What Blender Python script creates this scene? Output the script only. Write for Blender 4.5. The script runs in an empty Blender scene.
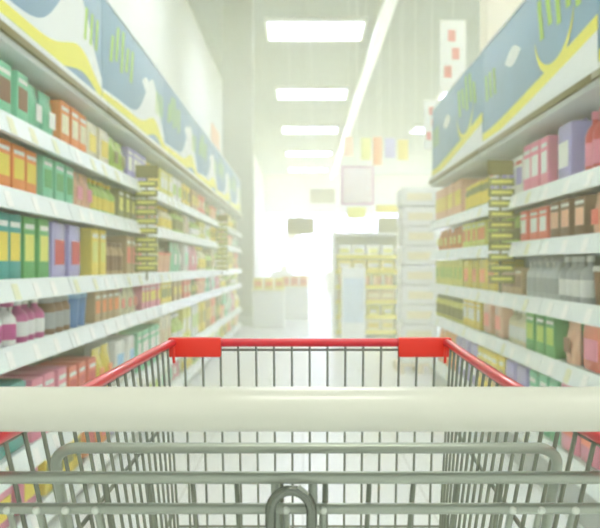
import bpy, bmesh, math, random
from mathutils import Vector, Matrix
random.seed(7)
PI = math.pi
BACK, FRONT = .85, 25.0
COL = bpy.context.scene.collection
H = 1.14            # camera height
F = 900.0           # focal length in pixels
def PX(px, py, D):  # a point at distance D seen at that pixel
    return Vector(((px - 303) / F * D, D, H - (py - 265) / F * D))

# ------------------------------------------------------------------ materials
def s2l(c):
    return tuple(((v / 255) / 12.92 if v / 255 <= .04045 else ((v / 255 + .055) / 1.055) ** 2.4) for v in c)
_m = {}
def mat(name, rgb, rough=.5, metal=0., noise=0., nscale=8., bump=0., coat=0., emit=0., alpha=1.):
    key = name
    if key in _m: return _m[key]
    m = bpy.data.materials.new(name); m.use_nodes = True
    nt = m.node_tree; b = nt.nodes['Principled BSDF']
    c = (*s2l(rgb), 1)
    b.inputs['Base Color'].default_value = c
    b.inputs['Roughness'].default_value = rough
    b.inputs['Metallic'].default_value = metal
    if coat: b.inputs['Coat Weight'].default_value = coat
    if emit:
        b.inputs['Emission Color'].default_value = c; b.inputs['Emission Strength'].default_value = emit
    if noise or bump:
        tc = nt.nodes.new('ShaderNodeTexCoord'); n = nt.nodes.new('ShaderNodeTexNoise')
        n.inputs['Scale'].default_value = nscale; n.inputs['Detail'].default_value = 4
        nt.links.new(tc.outputs['Object'], n.inputs['Vector'])
        if noise:
            mx = nt.nodes.new('ShaderNodeMix'); mx.data_type = 'RGBA'
            mx.inputs[6].default_value = tuple(v * (1 - noise) for v in c[:3]) + (1,)
            mx.inputs[7].default_value = tuple(min(1, v * (1 + noise)) for v in c[:3]) + (1,)
            nt.links.new(n.outputs['Fac'], mx.inputs[0]); nt.links.new(mx.outputs[2], b.inputs['Base Color'])
        if bump:
            bp = nt.nodes.new('ShaderNodeBump'); bp.inputs['Strength'].default_value = bump
            nt.links.new(n.outputs['Fac'], bp.inputs['Height']); nt.links.new(bp.outputs['Normal'], b.inputs['Normal'])
    _m[key] = m
    return m

def tile_mat(name, c1, c2, grout, size, rough, msize=.01, spec=.5):
    m = bpy.data.materials.new(name); m.use_nodes = True
    nt = m.node_tree; b = nt.nodes['Principled BSDF']
    tc = nt.nodes.new('ShaderNodeTexCoord'); br = nt.nodes.new('ShaderNodeTexBrick')
    br.offset = 0; br.inputs['Scale'].default_value = 1 / size
    br.inputs['Brick Width'].default_value = 1; br.inputs['Row Height'].default_value = 1
    br.inputs['Mortar Size'].default_value = msize; br.inputs['Mortar Smooth'].default_value = .2
    br.inputs['Color1'].default_value = (*s2l(c1), 1); br.inputs['Color2'].default_value = (*s2l(c2), 1)
    br.inputs['Mortar'].default_value = (*s2l(grout), 1)
    nt.links.new(tc.outputs['Object'], br.inputs['Vector']); nt.links.new(br.outputs['Color'], b.inputs['Base Color'])
    n = nt.nodes.new('ShaderNodeTexNoise'); n.inputs['Scale'].default_value = 3
    mr = nt.nodes.new('ShaderNodeMapRange'); mr.inputs[3].default_value = rough * .8; mr.inputs[4].default_value = rough * 1.3
    nt.links.new(tc.outputs['Object'], n.inputs['Vector']); nt.links.new(n.outputs['Fac'], mr.inputs[0]); nt.links.new(mr.outputs[0], b.inputs['Roughness'])
    b.inputs['Specular IOR Level'].default_value = spec
    return m

RGB = {
 'white': (240, 241, 236), 'cream': (238, 228, 190), 'yellow': (240, 214, 60), 'lemon': (228, 226, 96), 'orange': (240, 130, 50),
 'red': (212, 52, 58), 'pink': (238, 130, 160), 'magenta': (200, 60, 140), 'mint': (110, 205, 160), 'green': (70, 165, 80),
 'lime': (170, 205, 70), 'teal': (30, 150, 140), 'blue': (50, 115, 190), 'sky': (120, 180, 225), 'lavender': (160, 150, 215),
 'purple': (110, 80, 165), 'brown': (125, 80, 50), 'tan': (190, 155, 105), 'olive': (125, 125, 45), 'grey': (165, 170, 170),
 'peach': (245, 185, 150), 'coral': (238, 105, 85), 'navy': (40, 60, 120), 'silver': (200, 205, 205)}
def cm(c, finish='plastic'):
    k = .16; rgb = tuple(v + (250 - v) * k for v in RGB[c])
    r = {'plastic': .35, 'card': .6, 'film': .25}[finish]
    return mat(c + '_' + finish, rgb, rough=r, noise=.05, nscale=20)

# ------------------------------------------------------------------ mesh builder
class MB:
    def __init__(self): self.v = []; self.f = []; self.mi = []; self.sm = []
    def add(self, vs, fs, mi=0, smooth=False):
        o = len(self.v); self.v += [tuple(v) for v in vs]
        for f in fs: self.f.append(tuple(o + i for i in f)); self.mi.append(mi); self.sm.append(smooth)
        return self
    def box(self, x0, x1, y0, y1, z0, z1, mi=0, bev=0.):
        bm = bmesh.new(); bmesh.ops.create_cube(bm, size=1)
        for v in bm.verts:
            v.co = Vector((x0 + (v.co.x + .5) * (x1 - x0), y0 + (v.co.y + .5) * (y1 - y0), z0 + (v.co.z + .5) * (z1 - z0)))
        if bev: bmesh.ops.bevel(bm, geom=bm.edges[:], offset=bev, segments=2, affect='EDGES', profile=.6)
        bm.verts.index_update()
        self.add([v.co.copy() for v in bm.verts], [[v.index for v in f.verts] for f in bm.faces], mi, bool(bev))
        bm.free(); return self
    def tube(self, pts, r, mi=0, seg=8, caps=True):
        pts = [Vector(p) for p in pts]; n = len(pts)
        rs = r if isinstance(r, (list, tuple)) else [r] * n
        t0 = (pts[1] - pts[0]).normalized()
        up = Vector((0, 0, 1)) if abs(t0.z) < .9 else Vector((1, 0, 0))
        a = t0.cross(up).normalized(); vs = []; fs = []
        for i, p in enumerate(pts):
            if i == 0: t = t0
            elif i == n - 1: t = (pts[-1] - pts[-2]).normalized()
            else: t = ((pts[i + 1] - p).normalized() + (p - pts[i - 1]).normalized()).normalized()
            a = (a - t * a.dot(t)).normalized(); b = t.cross(a)
            for k in range(seg):
                w = 2 * PI * k / seg; vs.append(p + (a * math.cos(w) + b * math.sin(w)) * rs[i])
        for i in range(n - 1):
            for k in range(seg):
                k2 = (k + 1) % seg; fs.append((i * seg + k, i * seg + k2, (i + 1) * seg + k2, (i + 1) * seg + k))
        if caps: fs.append(tuple(range(seg))[::-1]); fs.append(tuple((n - 1) * seg + k for k in range(seg)))
        return self.add(vs, fs, mi, True)
    def lathe(self, prof, mi=0, seg=14, cx=0, cy=0, sy=1., closed=True):
        vs = []; fs = []; n = len(prof)
        for (r, z) in prof:
            for k in range(seg):
                w = 2 * PI * k / seg; vs.append((cx + r * math.cos(w), cy + r * sy * math.sin(w), z))
        for i in range(n - 1):
            for k in range(seg):
                k2 = (k + 1) % seg; fs.append((i * seg + k, i * seg + k2, (i + 1) * seg + k2, (i + 1) * seg + k))
        if closed: fs.append(tuple(range(seg))[::-1]); fs.append(tuple((n - 1) * seg + k for k in range(seg)))
        return self.add(vs, fs, mi, True)
    def mesh(self, name, mats):
        me = bpy.data.meshes.new(name); me.from_pydata(self.v, [], self.f)
        for m in (mats if isinstance(mats, (list, tuple)) else [mats]): me.materials.append(m)
        me.polygons.foreach_set('material_index', self.mi); me.polygons.foreach_set('use_smooth', self.sm)
        me.update(); return me
    def build(self, name, mats, parent=None):
        o = bpy.data.objects.new(name, self.mesh(name, mats)); COL.objects.link(o)
        if any(self.sm) and not all(self.sm) or any(self.sm):
            try:
                md = None; o.data.set_sharp_from_angle(angle=math.radians(50))
            except Exception: pass
        if parent: o.parent = parent
        return o

def tag(o, label=None, cat=None, group=None, kind=None):
    if label: o['label'] = label
    if cat: o['category'] = cat
    if group: o['group'] = group
    if kind: o['kind'] = kind
    return o
def empty(name, loc, rz=0.):
    o = bpy.data.objects.new(name, None); COL.objects.link(o); o.location = loc; o.rotation_euler = (0, 0, rz)
    o.empty_display_size = .05; return o
def copy_tree(o, parent=None):
    c = o.copy(); COL.objects.link(c); c.parent = parent
    for ch in o.children: copy_tree(ch, c)
    return c
def struct(name, mb, m): return tag(mb.build(name, m), kind='structure')
def arc(c, r, a0, a1, ax, ay, n=8):
    return [Vector(c) + Vector(ax) * (r * math.cos(a0 + (a1 - a0) * i / n)) + Vector(ay) * (r * math.sin(a0 + (a1 - a0) * i / n)) for i in range(n + 1)]

# ------------------------------------------------------------------ the room
CEIL = 6.34; YF = 52.0; XL = -2.27; XR = 8.0
wallm = mat('wall_paint', (226, 229, 224), .8, noise=.02, nscale=2)
struct('floor', MB().box(XL - .1, XR + .1, -7, YF, -.1, 0), tile_mat('floor_tiles', (244, 247, 246), (240, 244, 242), (206, 208, 204), .6, .22, .006))
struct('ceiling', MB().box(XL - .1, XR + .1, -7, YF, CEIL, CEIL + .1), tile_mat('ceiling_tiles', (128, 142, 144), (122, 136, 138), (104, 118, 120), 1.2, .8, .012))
struct('wall_left', MB().box(XL - .1, XL, -7, YF, 0, CEIL), wallm)
struct('wall_right', MB().box(XR, XR + .1, -7, YF, 0, CEIL), wallm)
# far wall with a glazed shop front
fw = MB()
fw.box(XL, XR, YF, YF + .2, 0, .5); fw.box(XL, XR, YF, YF + .2, 4.2, CEIL)
n = 5; W = (XR - XL) / n
for i in range(n + 1):
    x = XL + W * i; fw.box(max(XL, x - .12), min(XR, x + .12), YF, YF + .2, .5, 4.2)
struct('wall_back', fw, mat('far_wall_paint', (236, 232, 214), .8))
glass = bpy.data.materials.new('window_glass'); glass.use_nodes = True
nt = glass.node_tree; nt.nodes.remove(nt.nodes['Principled BSDF'])
tr = nt.nodes.new('ShaderNodeBsdfTransparent'); tr.inputs[0].default_value = (.96, .97, .95, 1)
gl = nt.nodes.new('ShaderNodeBsdfGlossy'); gl.inputs['Roughness'].default_value = .02
mx = nt.nodes.new('ShaderNodeMixShader'); mx.inputs[0].default_value = .06
nt.links.new(tr.outputs[0], mx.inputs[1]); nt.links.new(gl.outputs[0], mx.inputs[2]); nt.links.new(mx.outputs[0], nt.nodes['Material Output'].inputs[0])
winf = mat('window_frame_paint', (205, 205, 198), .5)
for i in range(n):
    x0 = XL + W * i + .12; x1 = XL + W * (i + 1) - .12
    fr = MB()
    for a, b, c, d in ((x0, x1, .5, .56), (x0, x1, 4.14, 4.2), (x0, x0 + .06, .56, 4.14), (x1 - .06, x1, .56, 4.14), ((x0 + x1) / 2 - .03, (x0 + x1) / 2 + .03, .56, 4.14)):
        fr.box(a, b, YF + .06, YF + .14, c, d)
    w = struct('window_%d' % (i + 1), fr, winf)
    MB().box(x0 + .06, x1 - .06, YF + .095, YF + .105, .56, 4.14).build('window_glass', glass, w)

steel = mat('galvanised_steel', (162, 168, 154), .38, metal=.5, noise=.06, nscale=60, bump=.02)
dsteel = mat('steel_wire', (130, 134, 118), .42, metal=.4, noise=.05, nscale=80)
whitem = mat('white_enamel', (232, 236, 234), .4)
greym = mat('grey_enamel', (178, 184, 182), .5)
lamp = mat('lamp_diffuser', (255, 255, 246), .6, emit=11)

# ceiling lights: a row of wide troffers over the aisle, and their neighbours further over
def troffer():
    t = empty('ceiling_light', (0, 0, 0))
    f = MB()
    for a, b, c, d in ((-1.08, 1.08, -.83, -.76), (-1.08, 1.08, .76, .83), (-1.08, -1.01, -.76, .76), (1.01, 1.08, -.76, .76)): f.box(a, b, c, d, -.1, 0, 0, .008)
    f.build('housing', whitem, t)
    MB().box(-1.01, 1.01, -.76, .76, -.07, -.05).build('diffuser', lamp, t)
    return t
t0 = troffer(); k = 0
rows = [-1.3, 5.7, 12.7, 19.7, 27.0, 34.2, 41.4, 48.4]
words_ = ['one over the shopping trolley', 'one beyond the trolley', 'one past the header boards', 'one before the grey column', 'second in line down the aisle', 'third in line down the aisle', 'fourth in line down the aisle', 'last in line by the shop front']
for cxl, nm in ((.27, 'white recessed ceiling light panel over the main aisle,'), (5.2, 'white ceiling light panel over the neighbouring aisle,')):
    for i, y in enumerate(rows):
        if i > 5 and cxl > 1: continue
        t = t0 if k == 0 else copy_tree(t0); k += 1
        t.location = (cxl, y, CEIL - .002)
        tag(t, nm + ' ' + words_[i], 'ceiling light', 'recessed ceiling light panels')

# cable tray under the ceiling
tray = empty('cable_tray', (1.62, 27, CEIL - .35))
MB().box(-.12, .12, -20, 24, 0, .02).box(-.12, -.105, -20, 24, .02, .1).box(.105, .12, -20, 24, .02, .1).build('tray', whitem, tray)
MB().tube([(0, -20, .045), (0, 24, .045)], .022, seg=8).build('cable', mat('pale_cable', (215, 215, 205), .6), tray)
for y in range(-18, 24, 4): MB().tube([(0, y, .02), (0, y, .35)], .008, seg=6).build('hanger_rod', greym, tray)
tag(tray, 'long white cable tray hung under the ceiling along the aisle', 'cable tray')

# columns
def column(x, y, w, col, nm, lab):
    c = empty('column', (x, y, 0))
    MB().box(-w / 2, w / 2, -w / 2, w / 2, 0, CEIL, 0, .02).build('shaft', mat(nm, col, .7, noise=.03), c)
    MB().box(-w / 2 - .02, w / 2 + .02, -w / 2 - .02, w / 2 + .02, 0, .18, 0, .008).build('base_guard', greym, c)
    c['kind'] = 'structure'; c['label'] = lab
column(-1.235, 17.2, .57, (150, 160, 160), 'grey_column_paint', 'square grey column rising beyond the left shelves')
column(2.03, 9.2, .38, (225, 216, 196), 'cream_column_paint', 'square cream column behind the right header boards')

# ------------------------------------------------------------------ shelving
LV = {'L': [1.695, 1.42, 1.075, .824, .40, .13], 'R': [1.53, 1.26, .965, .68, .27]}
XF = {'L': -1.1, 'R': 1.2}
Y0 = {'L': 2.9, 'R': 3.2}
NB = {'L': 10, 'R': 4}
BAY = 1.3; DEEP = .46
TOPZ = {'L': 1.94, 'R': 1.84}
ORD = ['first', 'second', 'third', 'fourth', 'fifth', 'sixth', 'seventh', 'eighth', 'ninth', 'tenth']
SIDE = {'L': 'left', 'R': 'right'}
backm = mat('shelf_back_panel', (150, 152, 140), .6)
railm = mat('price_rail_plastic', (226, 234, 232), .3)
shelfm = mat('shelf_enamel', (205, 212, 210), .45)
tagy = mat('price_tag_yellow', (236, 226, 90), .6); tagw = mat('price_tag_white', (244, 244, 240), .6); tagp = mat('price_tag_pale', (226, 228, 196), .6); tagr = mat('price_tag_red', (220, 70, 60), .6)

def shelf_bay(side, near):
    t = empty('shelf_bay', (0, 0, 0)); lv = LV[side]; h = TOPZ[side]
    MB().box(-DEEP - .03, -DEEP, .004, BAY - .004, .1, h, 0).build('back_panel', backm, t)
    for y in (.004, BAY - .044): MB().box(-DEEP, -DEEP + .05, y, y + .04, 0, h, 0, .003).build('upright', greym, t)
    MB().box(-DEEP, -.02, .004, BAY - .004, 0, lv[-1] - .03, 0).build('kick_plate', greym, t)
    for i, z in enumerate(lv):
        s = MB(); s.box(-DEEP + .05, 0, .006, BAY - .006, z - .028, z, 0, .003)
        for y in (.03, BAY - .045): s.add([(-DEEP + .05, y, z - .02), (-.08, y, z - .02), (-DEEP + .05, y, z - .11), (-DEEP + .05, y + .012, z - .02), (-.08, y + .012, z - .02), (-DEEP + .05, y + .012, z - .11)], [(0, 1, 2), (5, 4, 3), (0, 3, 4, 1), (1, 4, 5, 2), (2, 5, 3, 0)])
        s = s.build('shelf', shelfm, t)
        r = MB(); r.add([(.001, .006, z + .012), (.028, .006, z - .072), (.001, .006, z - .072), (.001, BAY - .006, z + .012), (.028, BAY - .006, z - .072), (.001, BAY - .006, z - .072)], [(0, 1, 2), (5, 4, 3), (0, 3, 4, 1), (1, 4, 5, 2), (2, 5, 3, 0)])
        r.build('price_rail', railm, s)
        if near:
            for j in range(4):
                y = .12 + j * .3 + random.uniform(-.05, .05)
                MB().add([(.009, y, z - .006), (.029, y, z - .066), (.029, y + .07, z - .066), (.009, y + .07, z - .006), (.006, y, z - .006), (.026, y, z - .066), (.026, y + .07, z - .066), (.006, y + .07, z - .006)], [(0, 1, 2, 3), (7, 6, 5, 4), (0, 4, 5, 1), (1, 5, 6, 2), (2, 6, 7, 3), (3, 7, 4, 0)]).build('price_tag', random.choice([tagp, tagw, tagw, tagw]), s)
    return t
for side in 'LR':
    protoN = shelf_bay(side, True); protoF = shelf_bay(side, False); usedN = usedF = False
    for b in range(NB[side]):
        if b < 4: o = copy_tree(protoN) if usedN else protoN; usedN = True
        else: o = copy_tree(protoF) if usedF else protoF; usedF = True
        if side == 'L': o.location = (XF[side], Y0[side] + b * BAY, 0)
        else: o.location = (XF[side], Y0[side] + (b + 1) * BAY, 0); o.rotation_euler = (0, 0, PI)
        tag(o, 'white steel shelf bay with white price rails, %s bay of the %s shelf run' % (ORD[b], SIDE[side]), 'shelf unit', 'shelf bays of the %s run' % SIDE[side])
    if not usedF:
        for ob in [protoF] + list(protoF.children_recursive): bpy.data.objects.remove(ob)

# ------------------------------------------------------------------ header boards above the shelves
blue = mat('header_sky_blue', (132, 168, 194), .5, noise=.12, nscale=3)
dblue = mat('header_deep_blue', (84, 126, 172), .5, noise=.1, nscale=3)
hwhite = mat('header_white', (236, 240, 238), .5); hyell = mat('header_yellow', (238, 232, 88), .5); hgreen = mat('header_green', (168, 208, 74), .5)
holive = mat('header_rail_bronze', (128, 116, 62), .4, metal=.2)
def ribbon(mb, us, lo, hi, x, mi):
    vs = []; fs = []
    for u in us: vs += [(x, u, lo(u)), (x, u, hi(u))]
    for i in range(len(us) - 1): fs.append((2 * i, 2 * i + 2, 2 * i + 3, 2 * i + 1))
    # a thin slab so that it is not paper-thin
    mb.add(vs, fs, mi)
def header(side, L, hgt, variant):
    t = empty('header_board', (0, 0, 0))
    MB().box(-.05, 0, .005, L - .005, 0, hgt, 0, .004).build('board', blue, t)
    g = MB(); N = [L * i / 24 for i in range(25)]; e = .006
    N = [min(max(u, e), L - e) for u in N]
    cl = lambda v: min(max(v, .004), hgt - .004)
    if side == 'L':
        yc = lambda u: .03 + .10 * math.exp(-((u - 1.75) / .35) ** 2) + .02 * math.sin(u * 2)
        yt = lambda u: .05 + .07 * math.exp(-((u - 1.6) / .4) ** 2)
        wt = lambda u: .02 + .26 * math.exp(-((u - 1.62) / .42) ** 2)
    else:
        yc = lambda u: .035 + .15 * max(0, 1 - u / 2.1) ** 1.2
        yt = lambda u: .065
        wt = lambda u: .0 
    ribbon(g, N, lambda u: cl(yc(u) - yt(u) * .5 - .001), lambda u: cl(yc(u) + yt(u) * .5), .003, 2)
    if side == 'L': ribbon(g, N, lambda u: cl(yc(u) + yt(u) * .5), lambda u: cl(yc(u) + yt(u) * .5 + wt(u)), .003, 1)
    else:
        ribbon(g, N, lambda u: .004, lambda u: max(.005, cl(yc(u) - yt(u) * .5)), .003, 1)
        # crescent moon of yellow above the wave
        c = (.66, .36)
        vs = []; fs = []
        for i in range(17):
            a = PI * 1.02 + PI * .95 * i / 16; ro = .24; th = .045 * math.sin(PI * i / 16) + .002
            vs += [(.004, c[0] + ro * 1.4 * math.cos(a), c[1] + ro * math.sin(a)), (.004, c[0] + (ro - th) * 1.4 * math.cos(a), c[1] + (ro - th) * math.sin(a))]
        for i in range(16): fs.append((2 * i, 2 * i + 2, 2 * i + 3, 2 * i + 1))
        g.add(vs, fs, 2)
    # white cloud streak
    ribbon(g, [L * .55 + .4 * i / 8 for i in range(9)], lambda u: cl(hgt * .62 - .05 * math.sin((u - L * .55) / .4 * PI)), lambda u: cl(hgt * .62 + .06 * math.sin((u - L * .55) / .4 * PI)), .0035, 1)
    # slanted green leaf strokes
    u0 = .18 if side == 'L' else .22
    for j in range(5):
        ua = u0 + j * .15; va = hgt * ((.46 if side == 'L' else .52) + .06 * (j % 2)); hh = .16 + .05 * (j % 3)
        g.add([(.004, ua, va), (.004, ua + .07, va), (.004, ua + .13, min(hgt - .01, va + hh)), (.004, ua + .06, min(hgt - .01, va + hh))], [(0, 1, 2, 3)], 3)
    for j in range(3):
        ua = L - .42 + j * .12; va = hgt * .5
        g.add([(.004, ua, va - .05), (.004, ua + .05, va - .05), (.004, ua + .09, va + .12), (.004, ua + .04, va + .12)], [(0, 1, 2, 3)], 3)
    if side == 'R':
        for q in range(len(g.f)): g.f[q] = g.f[q]
    g.build('printed_graphic', [blue, hwhite, hyell, hgreen], t)
    MB().box(-.05, .03, .005, L - .005, -.028, 0, 0, .003).build('white_rail', whitem, t)
    MB().box(-.05, .035, .005, L - .005, -.058, -.028, 0, .003).build('bronze_rail', holive, t)
    MB().box(-DEEP, .02, .005, L - .005, -.085, -.058, 0, .003).build('canopy_shelf', shelfm, t)
    MB().box(-.055, .006, .005, L - .005, hgt, hgt + .012, 0, .003).build('top_trim', whitem, t)
    return t
HL = 2.2
HB = {'L': (2.035, .58), 'R': (1.945, .62)}
for side, nb, ys in (('L', 6, 2.72), ('R', 3, 1.3)):
    z, hg = HB[side]; HL = 2.2 if side == 'L' else 2.35; p = header(side, HL, hg, 0)
    for b in range(nb):
        o = p if b == 0 else copy_tree(p)
        y = ys + b * HL
        if side == 'L': o.location = (XF[side], y, z)
        else:
            o.location = (XF[side], y, z); o.scale = (-1, 1, 1)
        tag(o, 'sky blue header board with yellow wave and green strokes, %s board above the %s shelves' % (ORD[b], SIDE[side]), 'sign', 'header boards above the %s shelves' % SIDE[side])

# ------------------------------------------------------------------ goods: built facing +X, width along Y
KN = {'carton': ('carton', 'carton'), 'bottle': ('bottle', 'bottle'), 'jar': ('jar', 'jar'), 'pouch': ('pouch', 'pouch'), 'pack': ('wrapped_pack', 'multipack'), 'can': ('food_can', 'can'), 'spray': ('spray_bottle', 'spray bottle'), 'tub': ('plastic_tub', 'tub')}
def item(kind, w, d, h, c1, c2, near):
    t = empty(KN[kind][0], (0, 0, 0)); A = cm(c1, 'card' if kind == 'carton' else 'plastic'); B = cm(c2, 'card')
    if kind == 'carton':
        MB().box(-d / 2, d / 2, -w / 2, w / 2, 0, h, 0, .004).build('box_body', A, t)
        f = MB(); f.box(d / 2, d / 2 + .0015, -w * .4, w * .4, h * .3, h * .72)
        f.build('label_panel', B, t)
        if near: MB().box(d / 2, d / 2 + .0015, -w * .4, w * .4, h * .8, h * .88).build('name_band', cm('white', 'card') if c1 != 'white' else cm('red', 'card'), t)
    elif kind in ('bottle', 'spray'):
        r = w / 2 * .94; sy = 1.; q = h / .25
        pr = [(r * .9, 0), (r, .01), (r, h * .55), (r * .96, h * .63), (r * .7, h * .73), (r * .34, h * .8), (r * .32, h * .88)]
        MB().lathe(pr, seg=14 if near else 10).build('bottle_body', A, t)
        MB().lathe([(r * 1.012, h * .14), (r * 1.012, h * .5)], seg=14 if near else 10, closed=False).build('label_wrap', B, t)
        if kind == 'bottle': MB().lathe([(r * .4, h * .875), (r * .4, h * .985), (r * .34, h)], seg=10).build('cap', cm(c2), t)
        else:
            MB().box(-r * .5, r * .8, -r * .28, r * .28, h * .885, h, 0, .006).build('spray_head', cm(c2), t)
            MB().box(r * .5, r * .68, -r * .12, r * .12, h * .72, h * .885, 0, .003).build('trigger', cm('white'), t)
    elif kind in ('jar', 'can', 'tub'):
        r = w / 2 * .95
        if kind == 'tub': pr = [(r * .82, 0), (r * .84, .005), (r * .98, h * .88), (r * .98, h * .9)]
        elif kind == 'can': pr = [(r * .95, 0), (r, .004), (r * .97, .012), (r * .97, h - .012), (r, h - .004), (r * .95, h)]
        else: pr = [(r * .9, 0), (r, .01), (r, h * .72), (r * .8, h * .82), (r * .8, h * .86)]
        MB().lathe(pr, seg=14 if near else 10).build({'jar': 'jar_body', 'can': 'can_body', 'tub': 'tub_body'}[kind], cm('silver') if kind == 'can' else A, t)
        if kind == 'can': MB().lathe([(r * .985, .02), (r * .985, h - .02)], seg=14 if near else 10, closed=False).build('label_wrap', A, t)
        elif kind == 'jar': MB().lathe([(r * 1.01, h * .15), (r * 1.01, h * .6)], seg=14 if near else 10, closed=False).build('label_wrap', B, t)
        if kind != 'can': MB().lathe([(r * .86 if kind == 'jar' else r * 1.02, h * .86), (r * .86 if kind == 'jar' else r * 1.02, h * .98), (r * .78, h)], seg=14 if near else 10).build('lid', cm(c2), t)
    elif kind == 'pouch':
        bm = MB(); nu, nv = 6, 7; vs = []; fs = []
        for s in (1, -1):
            for i in range(nv + 1):
                v = i / nv
                for j in range(nu + 1):
                    u = j / nu; th = d / 2 * (math.sin(PI * min(1, max(0, u))) ** .5) * (1 - v ** 3) * (.75 + .25 * math.sin(PI * v))
                    vs.append((s * max(th, .002), (u - .5) * w * (1 - .06 * math.sin(PI * v)), v * h))
        row = nu + 1; half = row * (nv + 1)
        for s in range(2):
            for i in range(nv):
                for j in range(nu):
                    a = s * half + i * row + j; q = (a, a + 1, a + row + 1, a + row); fs.append(q if s == 0 else q[::-1])
        for i in range(nv):
            for j in (0, nu): a = i * row + j; fs.append((a, a + row, a + half + row, a + half))
        for j in range(nu): fs.append((j, j + half, j + half + 1, j + 1)); a = nv * row + j; fs.append((a, a + 1, a + half + 1, a + half))
        bm.add(vs, fs, 0, True); bm.build('bag_body', cm(c1, 'film'), t)
        MB().box(d * .47, d * .5, -w * .27, w * .27, h * .26, h * .6, 0, .002).build('label_panel', B, t)
    elif kind == 'pack':
        b = MB(); b.box(-d / 2, d / 2, -w / 2, w / 2, 0, h, 0, min(.025, w * .16)); b.build('wrap', cm(c1, 'film'), t)
        MB().box(d / 2 - .001, d / 2 + .002, -w * .34, w * .34, h * .25, h * .68, 0).build('label_panel', B, t)
        if near: MB().tube([(0, -w * .2, h - .002), (0, -w * .12, h + .018), (0, w * .12, h + .018), (0, w * .2, h - .002)], .005, seg=6).build('carry_strap', cm(c1, 'film'), t)
    return t
GAP = {}
def level_h(side, i):
    lv = LV[side]; top = (TOPZ[side] + .02) if i == 0 else lv[i - 1] - .03
    return top - lv[i]
SH = {'L': ['top', 'second', 'third', 'fourth', 'fifth', 'bottom'], 'R': ['top', 'second', 'third', 'fourth', 'bottom']}
def run_label(kind, c1, c2, side, i, bay, pos):
    k = KN[kind][1]
    what = {'bottle': '%s bottles with %s cap', 'spray': '%s spray bottle with %s head'}.get(kind)
    acc = {'bottle': 'cap', 'spray': 'spray head', 'jar': 'lid', 'tub': 'lid', 'can': None, 'carton': 'label', 'pouch': 'label', 'pack': 'label'}[kind]
    s = c1 + ' ' + k + ((' with %s %s' % (c2, acc)) if acc else '')
    return '%s, %s %s shelf, %s bay %s' % (s, SIDE[side], SH[side][i], ORD[bay], pos)
COUNT = {}; USED = set()
DIMS = {'carton': (.15, .2), 'bottle': (.095, .095), 'jar': (.1, .1), 'pouch': (.17, .08), 'pack': (.24, .2), 'can': (.095, .095), 'spray': (.11, .1), 'tub': (.14, .14)}
def place_run(side, i, ya, yb, kind, c1, c2, hf=.82, w=None):
    """identical goods facing the aisle between ya and yb on shelf i"""
    gap = level_h(side, i); ym = (ya + yb) / 2
    near = ym < 7.5
    dw, dd = DIMS[kind]; w = w or dw
    if not near: w *= 1.15
    hh = min(gap * hf, {'can': .13, 'jar': .2, 'tub': .17, 'bottle': .3, 'spray': .28}.get(kind, .32), gap - .05)
    if kind == 'can': hh = min(gap - .05, .125)
    n = int((yb - ya) / (w + .006))
    if n < 1: return
    sgn = 1 if side == 'L' else -1
    t = item(kind, w, dd if kind in ('carton', 'pack') else min(dd, w), hh, c1, c2, near)
    bay = min(NB[side] - 1, max(0, int((ym - Y0[side]) / BAY)))
    inb = (ym - Y0[side]) / BAY - bay
    pos = 'front part' if inb < .34 else ('middle' if inb < .67 else 'rear part')
    lab = run_label(kind, c1, c2, side, i, bay, pos)
    g = 'goods: ' + lab
    USED.add(lab)
    pitch = (yb - ya) / n
    d2 = (dd if kind in ('carton', 'pack') else min(dd, w)) / 2
    stackn = 2 if kind == 'can' and gap > .27 else 1
    for q in range(n):
        for st in range(stackn):
            o = t if (q == 0 and st == 0) else copy_tree(t)
            jit = random.uniform(0, .012)
            o.location = (XF[side] - sgn * (.022 + d2 + jit), ya + pitch * (q + .5), LV[side][i] + .0008 + st * (hh + .001))
            o.rotation_euler = (0, 0, (0 if side == 'L' else PI) + random.uniform(-.03, .03) * (1 if pitch - w > .004 else 0))
            tag(o, lab + (', upper row' if st else (', lower row' if stackn > 1 else '')), KN[kind][1], g + (', upper' if st else ''))
            COUNT[kind] = COUNT.get(kind, 0) + 1

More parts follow.
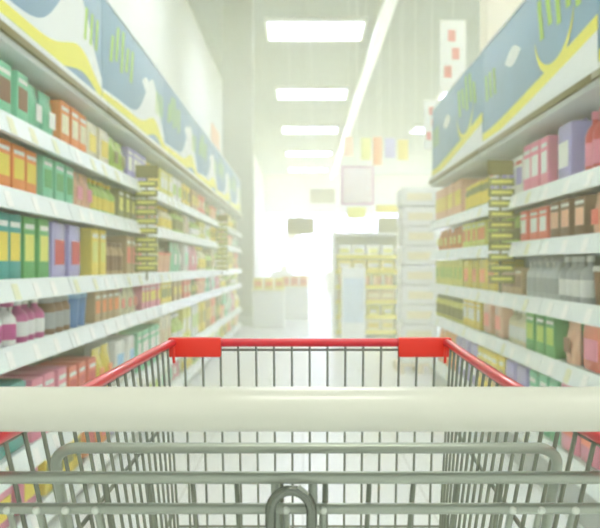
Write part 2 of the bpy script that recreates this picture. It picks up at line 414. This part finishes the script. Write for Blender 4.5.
# near part of the left run: (shelf, y from, y to, kind, colour, accent, height share)
left = [
 (0, 3.3, 3.72, 'carton', 'mint', 'brown', .8), (0, 3.74, 4.16, 'pouch', 'mint', 'white', .85), (0, 4.18, 4.7, 'carton', 'orange', 'cream', .9), (0, 4.72, 5.25, 'pack', 'cream', 'yellow', .9), (0, 5.3, 5.8, 'pouch', 'lime', 'olive', .85), (0, 5.82, 6.45, 'carton', 'lavender', 'white', .8), (0, 6.5, 7.1, 'jar', 'olive', 'yellow', .8),
 (1, 3.3, 3.85, 'carton', 'orange', 'yellow', .85), (1, 3.87, 4.45, 'carton', 'mint', 'green', .9), (1, 4.47, 4.85, 'pouch', 'peach', 'pink', .9), (1, 4.87, 5.45, 'bottle', 'lime', 'yellow', .85), (1, 5.5, 6.1, 'carton', 'olive', 'lemon', .85), (1, 6.4, 7.1, 'pouch', 'peach', 'white', .85),
 (2, 3.3, 3.62, 'carton', 'teal', 'yellow', .86), (2, 3.64, 4.0, 'carton', 'green', 'lemon', .86), (2, 4.02, 4.62, 'pack', 'lavender', 'red', .84), (2, 4.82, 5.15, 'carton', 'yellow', 'lemon', .86), (2, 5.2, 5.7, 'jar', 'tan', 'brown', .8), (2, 5.75, 6.3, 'carton', 'tan', 'coral', .8), (2, 6.5, 7.1, 'can', 'lemon', 'green', .5),
 (3, 3.3, 3.6, 'spray', 'white', 'magenta', .9), (3, 3.62, 4.0, 'bottle', 'magenta', 'white', .9), (3, 4.05, 4.45, 'jar', 'brown', 'grey', .75), (3, 4.48, 4.8, 'tub', 'blue', 'sky', .8), (3, 4.85, 5.5, 'carton', 'tan', 'orange', .75), (3, 5.55, 6.2, 'pouch', 'cream', 'coral', .8), (3, 6.3, 7.1, 'carton', 'pink', 'yellow', .8),
 (4, 3.2, 3.7, 'pack', 'teal', 'white', .7), (4, 3.72, 4.3, 'carton', 'pink', 'white', .66), (4, 4.32, 4.9, 'carton', 'coral', 'red', .62), (4, 4.92, 5.4, 'pouch', 'yellow', 'orange', .7), (4, 5.42, 6.1, 'pack', 'white', 'sky', .7), (4, 6.15, 7.1, 'carton', 'mint', 'white', .7),
 (5, 3.2, 3.9, 'pack', 'pink', 'yellow', .8), (5, 3.92, 4.6, 'carton', 'yellow', 'olive', .8), (5, 4.62, 5.3, 'pack', 'orange', 'red', .8), (5, 5.32, 6.1, 'pack', 'lavender', 'blue', .8), (5, 6.2, 7.1, 'pack', 'white', 'lime', .8)]
for r in left: place_run('L', *r[:3], r[3], r[4], r[5], r[6])
right = [
 (0, 3.4, 4.0, 'bottle', 'red', 'pink', .88), (0, 4.02, 4.5, 'pack', 'lavender', 'white', .85), (0, 4.52, 5.0, 'carton', 'pink', 'white', .8), (0, 5.05, 5.9, 'carton', 'white', 'lavender', .7), (0, 6.0, 6.9, 'jar', 'olive', 'yellow', .8), (0, 6.95, 8.3, 'carton', 'peach', 'yellow', .85),
 (1, 3.4, 3.9, 'pouch', 'peach', 'coral', .9), (1, 3.92, 4.5, 'carton', 'brown', 'peach', .8), (1, 4.52, 5.1, 'carton', 'coral', 'white', .75), (1, 5.2, 6.0, 'bottle', 'lime', 'olive', .85), (1, 6.05, 6.9, 'carton', 'lemon', 'orange', .8), (1, 6.95, 8.3, 'pouch', 'orange', 'lemon', .85),
 (2, 3.4, 3.9, 'tub', 'brown', 'white', .7), (2, 3.92, 4.4, 'bottle', 'grey', 'white', .9), (2, 4.42, 5.0, 'spray', 'silver', 'grey', .9), (2, 5.05, 5.7, 'carton', 'tan', 'brown', .6), (2, 5.75, 6.9, 'pack', 'yellow', 'orange', .85), (2, 6.95, 8.3, 'carton', 'lemon', 'lime', .85),
 (3, 3.4, 4.0, 'pack', 'coral', 'pink', .85), (3, 4.02, 4.35, 'pouch', 'peach', 'brown', .8), (3, 4.37, 4.95, 'carton', 'green', 'lime', .85), (3, 4.97, 5.45, 'bottle', 'cream', 'white', .9), (3, 5.5, 6.2, 'pack', 'peach', 'coral', .85), (3, 6.25, 6.9, 'carton', 'yellow', 'white', .8), (3, 6.95, 8.3, 'jar', 'lemon', 'olive', .75),
 (4, 3.3, 3.75, 'pack', 'teal', 'mint', .85), (4, 3.77, 4.3, 'pack', 'pink', 'coral', .9), (4, 4.32, 4.9, 'carton', 'mint', 'white', .8), (4, 4.92, 5.5, 'pack', 'lavender', 'purple', .8), (4, 5.52, 6.3, 'carton', 'yellow', 'tan', .8), (4, 6.35, 7.3, 'pack', 'lavender', 'white', .8), (4, 7.35, 8.3, 'pouch', 'orange', 'yellow', .85)]
for r in right: place_run('R', *r[:3], r[3], r[4], r[5], r[6])
# far part of the left run
combos = [('carton', 'lemon', 'white'), ('pouch', 'olive', 'yellow'), ('bottle', 'cream', 'yellow'), ('carton', 'white', 'lime'), ('tub', 'peach', 'coral'), ('jar', 'lime', 'olive'), ('carton', 'yellow', 'olive'), ('pouch', 'mint', 'white'), ('pack', 'cream', 'tan'), ('carton', 'tan', 'yellow'), ('pack', 'white', 'mint'), ('bottle', 'lime', 'white'), ('carton', 'coral', 'cream'), ('pouch', 'pink', 'white')]
for i in range(6):
    y = 7.13; q = i * 5
    while y < 15.3:
        b = int((y - 2.9) / 1.3); third = 1.3 / 2
        L = min(.64, 15.8 - y)
        k_, a, c = combos[(q * 3 + i) % len(combos)]; q += 1
        place_run('L', i, y + .01, y + L - .01, k_, a, c, .84, w={'bottle': .13, 'jar': .14, 'tub': .16, 'carton': .19, 'pouch': .2, 'pack': .3}[k_])
        y += .65
print('goods', COUNT, sum(COUNT.values()))

# ------------------------------------------------------------------ clip strips hanging at the shelf fronts
def clip_strip(side, y, zt, n, c1, lab, glab):
    x = XF[side] + (.06 if side == 'L' else -.06); s = 1 if side == 'L' else -1
    t = empty('clip_strip', (x, y, zt))
    MB().box(-.004, .004, -.02, .02, -n * .062 - .06, 0, 0, .002).build('strip', mat('strip_olive_plastic', (112, 108, 60), .5), t)
    MB().box(-.075, .075, -.012, .012, 0, .085, 0, .004).build('header_card', mat('strip_header_card', (134, 128, 66), .6), t)
    MB().tube([(-s * .055, 0, .03), (-s * .03, 0, .05), (0, 0, .0)], .003, seg=6).build('hook', dsteel, t)
    tag(t, lab, 'display strip', 'hanging display strips')
    p = MB(); w = .075
    p.box(-w, w, -.021, -.0125 + .0, -.05, 0, 0, .004)
    A = [cm('lemon', 'film'), cm('olive', 'film')]
    p = empty('snack_sachet', (0, 0, 0))
    MB().box(-w, w, -.019, -.0045 - .0, -.046, .0, 0, .004).build('sachet_body', A[1], p)
    MB().box(-w * .8, w * .8, -.021, -.0185, -.03, -.012, 0, 0).build('label_panel', A[0], p)
    for i in range(n):
        o = p if i == 0 else copy_tree(p)
        o.location = (x, y - .019, zt - .02 - i * .062)
        tag(o, glab, 'sachet', 'sachets: ' + glab)
clip_strip('L', 6.0, 1.72, 10, 'lemon', 'tall olive strip of hanging sachets in front of the left shelves, nearer one', 'olive sachet with yellow label on the nearer strip at the left shelves')
clip_strip('L', 11.6, 1.70, 10, 'lemon', 'olive strip of hanging sachets far along the left shelves', 'olive sachet with yellow label on the far strip at the left shelves')
clip_strip('R', 5.2, 1.66, 10, 'lemon', 'tall olive strip of hanging sachets in front of the right shelves', 'olive sachet with yellow label on the strip at the right shelves')

# ------------------------------------------------------------------ beyond the shelves
# white multipacks stacked beside the end of the right shelves
def slab_pack():
    t = empty('wrapped_pack', (0, 0, 0))
    MB().box(-.19, .19, -.25, .25, 0, .205, 0, .03).build('wrap', cm('white', 'film'), t)
    MB().box(-.13, .13, -.2515, -.2495, .06, .14).build('label_panel', cm('cream', 'card'), t)
    return t
pal = empty('pallet', (1.23, 9.7, 0)); wood = mat('pallet_wood', (225, 212, 186), .8, noise=.1)
for i in range(4): MB().box(-.22, .22, -.3 + i * .17, -.2 + i * .17, .08, .1).build('deck_board', wood, pal)
for x in (-.2, 0, .2): MB().box(x - .03, x + .03, -.3, .31, 0, .08).build('bearer', wood, pal)
tag(pal, 'small wooden pallet under the white packs past the right shelves', 'pallet')
p = slab_pack()
for i in range(9):
    o = p if i == 0 else copy_tree(p)
    o.location = (1.23 + random.uniform(-.01, .01), 9.7, .101 + i * .207)
    tag(o, 'white wrapped pack, %s from the bottom of the stack past the right shelves' % ORD[i], 'multipack', 'white packs stacked past the right shelves')

# free-standing gondola facing the camera
def gondola(name, x, y, w, h, nsh, lab, mm):
    t = empty(name, (x, y, 0))
    MB().box(-w / 2, w / 2, .2, .25, 0, h).build('back_panel', mm, t)
    for s in (-1, 1): MB().box(s * w / 2 - .02, s * w / 2 + .02, -.25, .25, 0, h, 0, .004).build('side_panel', whitem, t)
    for i in range(nsh):
        z = .12 + (h - .2) * i / nsh
        b = MB().box(-w / 2 + .02, w / 2 - .02, -.25, .2, z - .025, z).build('shelf', whitem, t)
        MB().box(-w / 2 + .02, w / 2 - .02, -.262, -.25, z - .05, z + .01).build('price_rail', mat('yellow_price_rail', (232, 218, 80), .5), b)
    MB().box(-w / 2, w / 2, -.25, .25, h, h + .04, 0, .004).build('top_panel', whitem, t)
    return t, [.12 + (h - .2) * i / nsh for i in range(nsh)]
g, zs = gondola('display_gondola', .98, 14.2, .98, 1.6, 6, '', whitem)
tag(g, 'white display gondola with yellow price rails facing down the aisle', 'shelf unit')
gc = [('carton', 'cream', 'yellow'), ('pouch', 'lemon', 'white'), ('carton', 'tan', 'cream'), ('tub', 'peach', 'yellow'), ('carton', 'yellow', 'white'), ('pack', 'white', 'lemon')]
for i, z in enumerate(zs):
    k_, a, c = gc[i]; w = .2 if k_ != 'tub' else .15; p = item(k_, w, .15, .16, a, c, False)
    n = int(.9 / (w + .01))
    for q in range(n):
        o = p if q == 0 else copy_tree(p)
        o.location = (.98 - .45 + .9 * (q + .5) / n, 14.2 - .25 + .1, z + .001); o.rotation_euler = (0, 0, -PI / 2)
        lb = '%s %s on shelf %s up of the display gondola facing the aisle' % (a, KN[k_][1], ['one', 'two', 'three', 'four', 'five', 'six'][i])
        tag(o, lb, KN[k_][1], 'goods: ' + lb)
# upright chest (white drinks cooler) in front of the gondola
ck = empty('drinks_cooler', (.74, 13.3, 0))
MB().box(-.17, .17, -.2, .2, .06, 1.1, 0, .015).build('cabinet', whitem, ck)
dd = MB().box(-.15, .15, -.215, -.2, .3, .95, 0, .004).build('door', mat('cooler_pale_blue', (205, 222, 236), .2), ck)
MB().tube([(.12, -.215, .5), (.12, -.24, .52), (.12, -.24, .74), (.12, -.215, .76)], .007, seg=6).build('handle', greym, dd)
for x in (-.13, .13):
    for y in (-.15, .15): MB().lathe([(.02, 0), (.02, .062)], cx=x, cy=y, seg=8).build('foot', greym, ck)
tag(ck, 'small white drinks cooler with pale blue door before the display gondola', 'cooler')

# small promotional tables with goods in the cross aisle
def promo_table(x, y, lab, w=.6, h=.7):
    t = empty('promotion_table', (x, y, 0))
    MB().box(-w / 2, w / 2, -.25, .25, h - .03, h, 0, .005).build('tabletop', cm('cream'), t)
    MB().box(-w / 2 + .02, w / 2 - .02, -.22, .22, 0, h - .03, 0, .004).build('skirt', whitem, t)
    tag(t, lab, 'table'); return h
for (x, y, lab, gl_, c1, c2) in ((-.18, 19, 'cream promotion table carrying orange cartons in the cross aisle', 'orange carton with red label on the cream promotion table', 'orange', 'red'), (-.62, 16.4, 'cream promotion table carrying yellow cartons beyond the left shelves', 'yellow carton with orange label on the promotion table beyond the left shelves', 'yellow', 'orange')):
    h = promo_table(x, y, lab); p = item('carton', .16, .2, .2, c1, c2, False)
    for q in range(3):
        o = p if q == 0 else copy_tree(p); o.location = (x - .19 + .19 * q, y - .05, h + .001); o.rotation_euler = (0, 0, -PI / 2)
        tag(o, gl_, 'carton', 'goods: ' + gl_)

# hanging signs
def hanging_sign(name, px0, px1, py0, py1, D, m, lab, th=.04, frame=None, cat='sign', grp=None):
    a = PX(px0, py0, D); b = PX(px1, py1, D); w = abs(b.x - a.x); h = abs(a.z - b.z)
    t = empty(name, ((a.x + b.x) / 2, D, b.z))
    MB().box(-w / 2, w / 2, -th / 2, th / 2, 0, h, 0, min(.01, th / 3)).build('panel', m, t)
    for s in ((-.4, .4) if w > .5 and cat == 'sign' else (0,)): MB().tube([(s * w, 0, h - .005), (s * w, 0, CEIL - b.z)], .002, seg=5).build('cord', whitem, t)
    if frame:
        e = .035
        f = MB()
        for q in ((-w / 2 - e, w / 2 + e, h, h + e), (-w / 2 - e, w / 2 + e, -e, 0), (-w / 2 - e, -w / 2, 0, h), (w / 2, w / 2 + e, 0, h)): f.box(q[0], q[1], -th * .7, th * .7, q[2], q[3])
        f.build('frame', frame, t)
    tag(t, lab, cat, grp); return t
dk = mat('dark_sign_board', (70, 60, 28), .6)
hanging_sign('hanging_sign', 287, 314, 218, 234, 20, dk, 'dark brown hanging sign over the middle of the cross aisle')
hanging_sign('hanging_sign', 378, 403, 218, 235, 18.5, dk, 'dark brown hanging sign above the display gondola')
hanging_sign('hanging_sign', 310, 335, 189, 203, 27, mat('tan_sign_board', (120, 105, 60), .6), 'tan hanging sign higher and further down the aisle')
hanging_sign('hanging_sign', 343, 372, 168, 203, 15.5, mat('pale_notice', (240, 226, 226), .6), 'pale notice in a mauve frame hanging above the display gondola', frame=mat('mauve_frame', (200, 150, 190), .5))
hanging_sign('hanging_sign', 347, 366, 207, 218, 15.2, cm('lemon', 'card'), 'small yellow sign hanging below the mauve framed notice')
hanging_sign('hanging_sign', 376, 420, 205, 212, 15, cm('yellow', 'card'), 'long narrow yellow sign hanging right of the mauve framed notice')
for (a, b, c, d, cc, D) in ((344, 353, 137, 156, 'peach', 15.8), (361, 371, 138, 160, 'lemon', 15.8), (373, 382, 137, 165, 'orange', 15.8), (385, 395, 138, 158, 'lavender', 15.8), (398, 408, 140, 160, 'yellow', 15.8)):
    hanging_sign('hanging_flyer', a, b, c, d, D, cm(cc, 'card'), '%s flyer in the row hanging high above the display gondola' % cc, .01, cat='flyer', grp='flyers hanging in a row')
# white banners with red marks above the right shelves
rd = cm('red', 'card')
for (px0, px1, py0, py1, D, lab) in ((424, 440, 100, 150, 12.5, 'white banner with red marks hanging above the right shelves, far one'), (440, 466, 20, 92, 10.5, 'white banner with red marks hanging above the right shelves, nearer one')):
    t = hanging_sign('hanging_banner', px0, px1, py0, py1, D, cm('white', 'card'), lab, .015, cat='banner', grp='white and red banners')
    w = (px1 - px0) / F * D; h = (py1 - py0) / F * D
    for q, (u, v) in enumerate(((-.2, .2), (.1, .45), (-.05, .7))):
        MB().box(w * (u - .14), w * (u + .14), -.0095, -.0075, h * v, h * (v + .16), 0, 0).build('printed_mark', rd, t)
# orange poster on the left wall
pt = PX(219, 144, 23.4)
ps = MB().box(XL + .002, XL + .03, 22.2, 24.2, pt.z - .38, pt.z + .36, 0, .004).build('wall_poster', cm('orange', 'card')); tag(ps, 'orange poster high on the white left wall beyond the shelves', 'poster')

# far checkouts before the shop front
def checkout(x, y, lab):
    t = empty('checkout_counter', (x, y, 0))
    MB().box(-.45, .45, -1.2, 1.2, 0, .85, 0, .01).build('counter', mat('checkout_cream', (228, 216, 180), .6), t)
    MB().box(-.3, .15, -1.1, .5, .85, .87).build('belt', mat('belt_rubber', (90, 90, 80), .7), t)
    MB().box(-.12, .22, .55, .9, .87, 1.15, 0, .01).build('till', mat('till_tan', (190, 165, 110), .6), t)
    MB().tube([(.35, 1.0, .85), (.35, 1.0, 2.3)], .025, seg=8).build('pole', greym, t)
    MB().box(.15, .55, .92, 1.06, 2.3, 2.6, 0, .01).build('lane_sign', cm('yellow'), t)
    tag(t, lab, 'checkout', 'checkout counters before the shop front')
for x, lab in ((-.9, 'cream checkout counter beside the left wall'), (1.5, 'cream checkout counter second from the left wall'), (3.9, 'cream checkout counter third from the left wall')): checkout(x, 40, lab)

# ------------------------------------------------------------------ the shopping trolley
RED = mat('red_rim_plastic', (208, 30, 44), .35, coat=.3)
CAPM = mat('red_corner_plastic', (226, 48, 28), .4)
HAND = mat('handle_cream_plastic', (206, 205, 190), .36, coat=.25)
cart = empty('shopping_trolley', (.006, .80, 0), 0)
cart.location = (0, 0, 0)
# centre line runs from (-.0) at the handle to +.012 at the front
def cx(y): return -.003 + .0155 * ((y - .8) / .88) ** 2
def rim_half(y): return .2660 + (.2575 - .2660) * (y - .8) / .88 + .009 * min(1.2, max(0, (1.0 - y) / .2))
def rim_z(y): return H - .1556 + (.0109) * (y - .8) / .88
YB, YFR = .80, 1.68
def wall_pt(s, y, drop):       # a point of the side panel, drop below the rim
    k = .24 + (.05 - .24) * min(1, max(0, (y - .8) / .88))
    return Vector((cx(y) + s * (rim_half(y) - k * drop), y, rim_z(y) - drop))
def depth(y): return .47 - .10 * (y - .8) / .88
WR = .00235
# front grid
def front_pt(u, drop):      # u -1..1
    hw = rim_half(YFR) - .05 * drop
    return Vector((cx(YFR) + u * hw, YFR - .10 * drop, rim_z(YFR) - drop))
g = MB(); NW = 15
pitch = .0334
for i in range(NW):
    x = (i - (NW - 1) / 2) * pitch; u = x / rim_half(YFR)
    if abs(u) > 1: continue
    g.tube([front_pt(u, .002), front_pt(u, depth(YFR))], WR, seg=6)
for dr in (.014, .335, depth(YFR)): g.tube([front_pt(-1, dr) + Vector((0, .005, 0)), front_pt(1, dr) + Vector((0, .005, 0))], WR * 1.05, seg=6)
g.build('front_grid', dsteel, cart)
for s in (-1, 1):
    g = MB(); y = YB + .03
    while y < YFR - .01:
        g.tube([wall_pt(s, y, .003), wall_pt(s, y, .2), wall_pt(s, y, depth(y))], WR, seg=6); y += .0475
    for dr in (.010, .135, .30): g.tube([wall_pt(s, YB, dr) + Vector((s * .005, 0, 0)), wall_pt(s, 1.0, dr) + Vector((s * .005, 0, 0)), wall_pt(s, 1.2, dr) + Vector((s * .005, 0, 0)), wall_pt(s, 1.45, dr) + Vector((s * .005, 0, 0)), wall_pt(s, YFR, dr) + Vector((s * .005, 0, 0))], WR * (1.25 if dr > .1 else 1.1), seg=6)
    g.tube([wall_pt(s, YB, depth(YB)), wall_pt(s, YFR, depth(YFR))], .004, seg=8)
    g.build('side_grid', dsteel, cart)
# bottom grid
g = MB()
for i in range(19):
    y = YB + .03 + i * .0475
    g.tube([wall_pt(-1, y, depth(y)), wall_pt(1, y, depth(y))], WR, seg=6)
for i in range(-3, 4):
    a = wall_pt(1, YB, depth(YB)); b = wall_pt(1, YFR, depth(YFR))
    g.tube([(cx(YB) + i / 4 * (a.x - cx(YB)), YB, a.z - .004), (cx(YFR) + i / 4 * (b.x - cx(YFR)), YFR, b.z - .004)], WR, seg=6)
g.build('bottom_grid', dsteel, cart)
# red rim
for s in (-1, 1):
    MB().tube([wall_pt(s, .775, 0), wall_pt(s, .9, 0), wall_pt(s, 1.0, 0), wall_pt(s, 1.2, 0), wall_pt(s, 1.35, 0), wall_pt(s, 1.5, 0), wall_pt(s, YFR - .03, 0), wall_pt(s, YFR - .008, 0) + Vector((-s * .004, 0, 0))], [.0078, .0076, .0075, .0074, .0073, .0073, .0072, .0072], seg=12).build('side_rim', RED, cart)
    MB().tube([wall_pt(s, YFR - .02, .006) + Vector((-s * .006, 0, 0)), wall_pt(s, YFR - .02, .036) + Vector((-s * .006, 0, 0))], .0028, seg=6).build('rim_clip', CAPM, cart)
MB().tube([front_pt(-.7, 0), front_pt(.7, 0)], .0078, seg=14).build('front_rim', RED, cart)
for s in (-1, 1):
    a = front_pt(s * 1.0, 0); b = front_pt(s * .64, 0); x0, x1 = sorted((a.x + s * .006, b.x))
    c = MB(); c.box(x0, x1, YFR - .012, YFR + .012, a.z - .0265, a.z + .0095, 0, .004)
    o = c.build('corner_cap', CAPM, cart)
# handle
hz = H - .1233; hy = .77
MB().tube([(-.287, hy, hz), (-.282, hy, hz), (.287, hy, hz), (.292, hy, hz)], [.0168, .0191, .0191, .0168], seg=40).build('handle_grip', HAND, cart)
for s in (-1, 1):
    b = MB(); b.box(s * .297 - .008 + .003, s * .297 + .008 + .003, hy - .022, hy + .05, hz - .05, hz + .024, 0, .006); b.build('handle_bracket', RED, cart)
# rear frame bars
bz = lambda py, Y: H - (py - 265) / F * Y
def bx_(px, Y): return (px - 303) / F * Y
z1 = bz(477.5, .80); z2 = bz(508.5, .80)
MB().tube([(-.275, .80, z1), (.279, .80, z1)], .0056, seg=14).build('upper_rear_bar', steel, cart)
MB().tube([(-.275, .80, z2), (.279, .80, z2)], .0050, seg=14).build('lower_rear_bar', steel, cart)
for px in (275.5, 313):
    MB().tube([(bx_(px, .802), .802, z1), (bx_(px, .802), .802, z2 - .02), (bx_(px, .80) * 1.0, .81, z2 - .09)], .0042, seg=10).build('hinge_post', steel, cart)
for px in (6.5, 36, 65, 95, 286, 323, 513, 542, 576):
    x = bx_(px, .794)
    r = MB(); vs = []
    # domed rivet head facing the handle
    seg = 12; prof = [(.0036, 0), (.0034, .0012), (.0024, .002), (.0008, .0024)]
    vs = []; fs = []
    for (rr, yy) in prof:
        for k_ in range(seg): w = 2 * PI * k_ / seg; vs.append((x + rr * math.cos(w), .7952 - yy, z2 + rr * math.sin(w) - .0005))
    for i in range(3):
        for k_ in range(seg): k2 = (k_ + 1) % seg; fs.append((i * seg + k_, i * seg + k2, (i + 1) * seg + k2, (i + 1) * seg + k_))
    fs.append(tuple(3 * seg + k_ for k_ in range(seg)))
    r.add(vs, fs, 0, True); r.build('rivet', mat('rivet_bright_steel', (205, 210, 198), .3, metal=.5), cart)
    rz = MB().tube([(x, .80, z2), (x * .999, .83, z2 - .045), (x * .985, .92, z2 - .17)], .0031, seg=8).build('hanger_wire', steel, cart)
# folding rear gate: wires that lean forward into the basket
g = MB()
for px in (105, 149, 193, 237, 281, 325, 369, 413, 457, 501):
    x = bx_(px, .812)
    g.tube([(x, .806, z1 - .002), (x, .838, z1 - .055), (x * .96, 1.0, z1 - .27)], .0024, seg=8)
g.tube([(-.24, 1.0, z1 - .27), (.245, 1.0, z1 - .27)], .003, seg=8)
g.tube([(-.25, .90, z1 - .138), (.255, .90, z1 - .138)], .0026, seg=8)
g.build('rear_gate', dsteel, cart)
# child seat hoop
Yh = .86; zt = bz(448, Yh); xl, xr = bx_(53, Yh), bx_(560, Yh); rr = .022
dn = Vector((0, .55, -1)).normalized()
pts = [Vector((xl + .004, Yh, zt)) + dn * .30] + [Vector((xl, Yh, zt)) + dn * .10] + [Vector((xl + rr - rr * math.cos(a), Yh, zt)) + dn * (rr - rr * math.sin(a)) for a in [PI / 2 * i / 7 for i in range(8)]]
pts += [Vector((xr - rr + rr * math.sin(a), Yh, zt)) + dn * (rr - rr * math.cos(a)) for a in [PI / 2 * i / 7 for i in range(8)]] + [Vector((xr, Yh, zt)) + dn * .10, Vector((xr - .004, Yh, zt)) + dn * .30]
MB().tube(pts, .0053, seg=12).build('seat_hoop', steel, cart)
# locking loop in the middle
Yl = .782; lx = bx_(291, Yl); ro = .0178; ztop = bz(490.5, Yl)
lp = [Vector((lx - ro, Yl + .012, ztop - .12)), Vector((lx - ro, Yl, ztop - .05))] + [Vector((lx - ro * math.cos(a), Yl, ztop - ro + ro * math.sin(a))) for a in [PI * i / 14 for i in range(15)]] + [Vector((lx + ro, Yl, ztop - .05)), Vector((lx + ro, Yl + .012, ztop - .12))]
chrome = mat('worn_chrome', (120, 124, 114), .22, metal=.9, noise=.1, nscale=90)
MB().tube(lp, .0047, seg=12).build('locking_loop', chrome, cart)
MB().tube([(lx + .006, Yl - .001, ztop + .0035), (lx + .014, Yl - .001, ztop - .004)], .0028, seg=8).build('weld_bead', steel, cart)
# chassis under the basket
zb = rim_z(1.2) - depth(1.2)
for s in (-1, 1):
    MB().tube([(s * .296, hy + .03, hz - .04), (s * .292, .82, .62), (s * .24, .95, .40), (s * .225, 1.1, .17), (s * .19, 1.62, .14)], .0105, seg=10).build('chassis_tube', steel, cart)
    MB().tube([(s * .225, 1.1, .17), (s * .225, .86, .135)], .0105, seg=10).build('chassis_tube', steel, cart)
    MB().tube([(s * .235, 1.3, rim_z(1.3) - depth(1.3) - .004), (s * .215, 1.3, .155)], .009, seg=10).build('support_strut', steel, cart)
MB().tube([(-.19, 1.62, .14), (.19, 1.62, .14)], .0105, seg=10).build('cross_tube', steel, cart)
for x, y in ((-.225, .88), (.225, .88), (-.19, 1.60), (.19, 1.60)):
    f = MB().box(x - .02, x + .02, y - .02, y + .02, .11, .132, 0, .003).box(x - .02, x - .015, y - .022, y + .022, .05, .115).box(x + .015, x + .02, y - .022, y + .022, .05, .115).build('caster', steel, cart)
    vs = []; fs = []; seg = 20
    for xx, r_ in ((-.012, .05), (-.009, .0585), (.009, .0585), (.012, .05)):
        for k_ in range(seg): w = 2 * PI * k_ / seg; vs.append((x + xx, y + r_ * math.cos(w), .0595 + r_ * math.sin(w)))
    for i in range(3):
        for k_ in range(seg): k2 = (k_ + 1) % seg; fs.append((i * seg + k_, i * seg + k2, (i + 1) * seg + k2, (i + 1) * seg + k_))
    fs += [tuple(range(seg))[::-1], tuple(3 * seg + k_ for k_ in range(seg))]
    MB().add(vs, fs, 0, True).build('wheel', mat('grey_rubber', (90, 92, 90), .7), f)
tag(cart, 'steel wire shopping trolley with cream handle and red rim on the white floor', 'shopping trolley')

# ------------------------------------------------------------------ haze volume added to imitate the washed-out glow
hm = bpy.data.materials.new('glare_scatter'); hm.use_nodes = True; nt = hm.node_tree
nt.nodes.remove(nt.nodes['Principled BSDF'])
vs_ = nt.nodes.new('ShaderNodeVolumeScatter'); vs_.inputs['Color'].default_value = (1, .972, .66, 1)
vs_.inputs['Density'].default_value = .075; vs_.inputs['Anisotropy'].default_value = .35
nt.links.new(vs_.outputs[0], nt.nodes['Material Output'].inputs['Volume'])
hz_ = MB().box(XL + .01, XR - .01, 2.0, YF - .02, .004, 3.9).build('glare', hm); tag(hz_, 'added warm pale haze filling the bright hall beyond the trolley', 'glare', kind='stuff')

# ------------------------------------------------------------------ daylight, camera
w = bpy.data.worlds.new('daylight'); bpy.context.scene.world = w; w.use_nodes = True
nt = w.node_tree; bgn = nt.nodes['Background']
# a bright hazy sky, sunward side ahead of the shop front
tcw = nt.nodes.new('ShaderNodeTexCoord'); sep = nt.nodes.new('ShaderNodeSeparateXYZ'); nt.links.new(tcw.outputs['Generated'], sep.inputs[0])
mr = nt.nodes.new('ShaderNodeMapRange'); mr.inputs[1].default_value = -.2; mr.inputs[2].default_value = 1
mr.inputs[3].default_value = BACK; mr.inputs[4].default_value = FRONT; nt.links.new(sep.outputs['Y'], mr.inputs[0])
nt.links.new(mr.outputs[0], bgn.inputs[1])
mc = nt.nodes.new('ShaderNodeMix'); mc.data_type = 'RGBA'; mc.inputs[6].default_value = (.95, 1, .95, 1); mc.inputs[7].default_value = (1, .90, .50, 1)
m2 = nt.nodes.new('ShaderNodeMapRange'); m2.inputs[1].default_value = 0; m2.inputs[2].default_value = .7
nt.links.new(sep.outputs['Y'], m2.inputs[0]); nt.links.new(m2.outputs[0], mc.inputs[0]); nt.links.new(mc.outputs[2], bgn.inputs[0])

cd = bpy.data.cameras.new('camera'); cam = bpy.data.objects.new('camera', cd); COL.objects.link(cam)
cam.location = (0, 0, H); cam.rotation_euler = (PI / 2, 0, 0)
cd.sensor_width = 36; cd.sensor_fit = 'HORIZONTAL'; cd.lens = 36 * F / 600
cd.shift_x = -3 / 600; cd.shift_y = 1 / 600
cd.clip_start = .02; cd.clip_end = 200
cd.dof.use_dof = True; cd.dof.focus_distance = 1.1; cd.dof.aperture_fstop = 11
sc = bpy.context.scene; sc.camera = cam
sc.view_settings.view_transform = 'Standard'; sc.view_settings.look = 'None'; sc.view_settings.gamma = 1
sc.view_settings.exposure = 0.52
sc.cycles.use_denoising = True
sc.cycles.max_bounces = 10; sc.cycles.volume_bounces = 3; sc.cycles.diffuse_bounces = 6
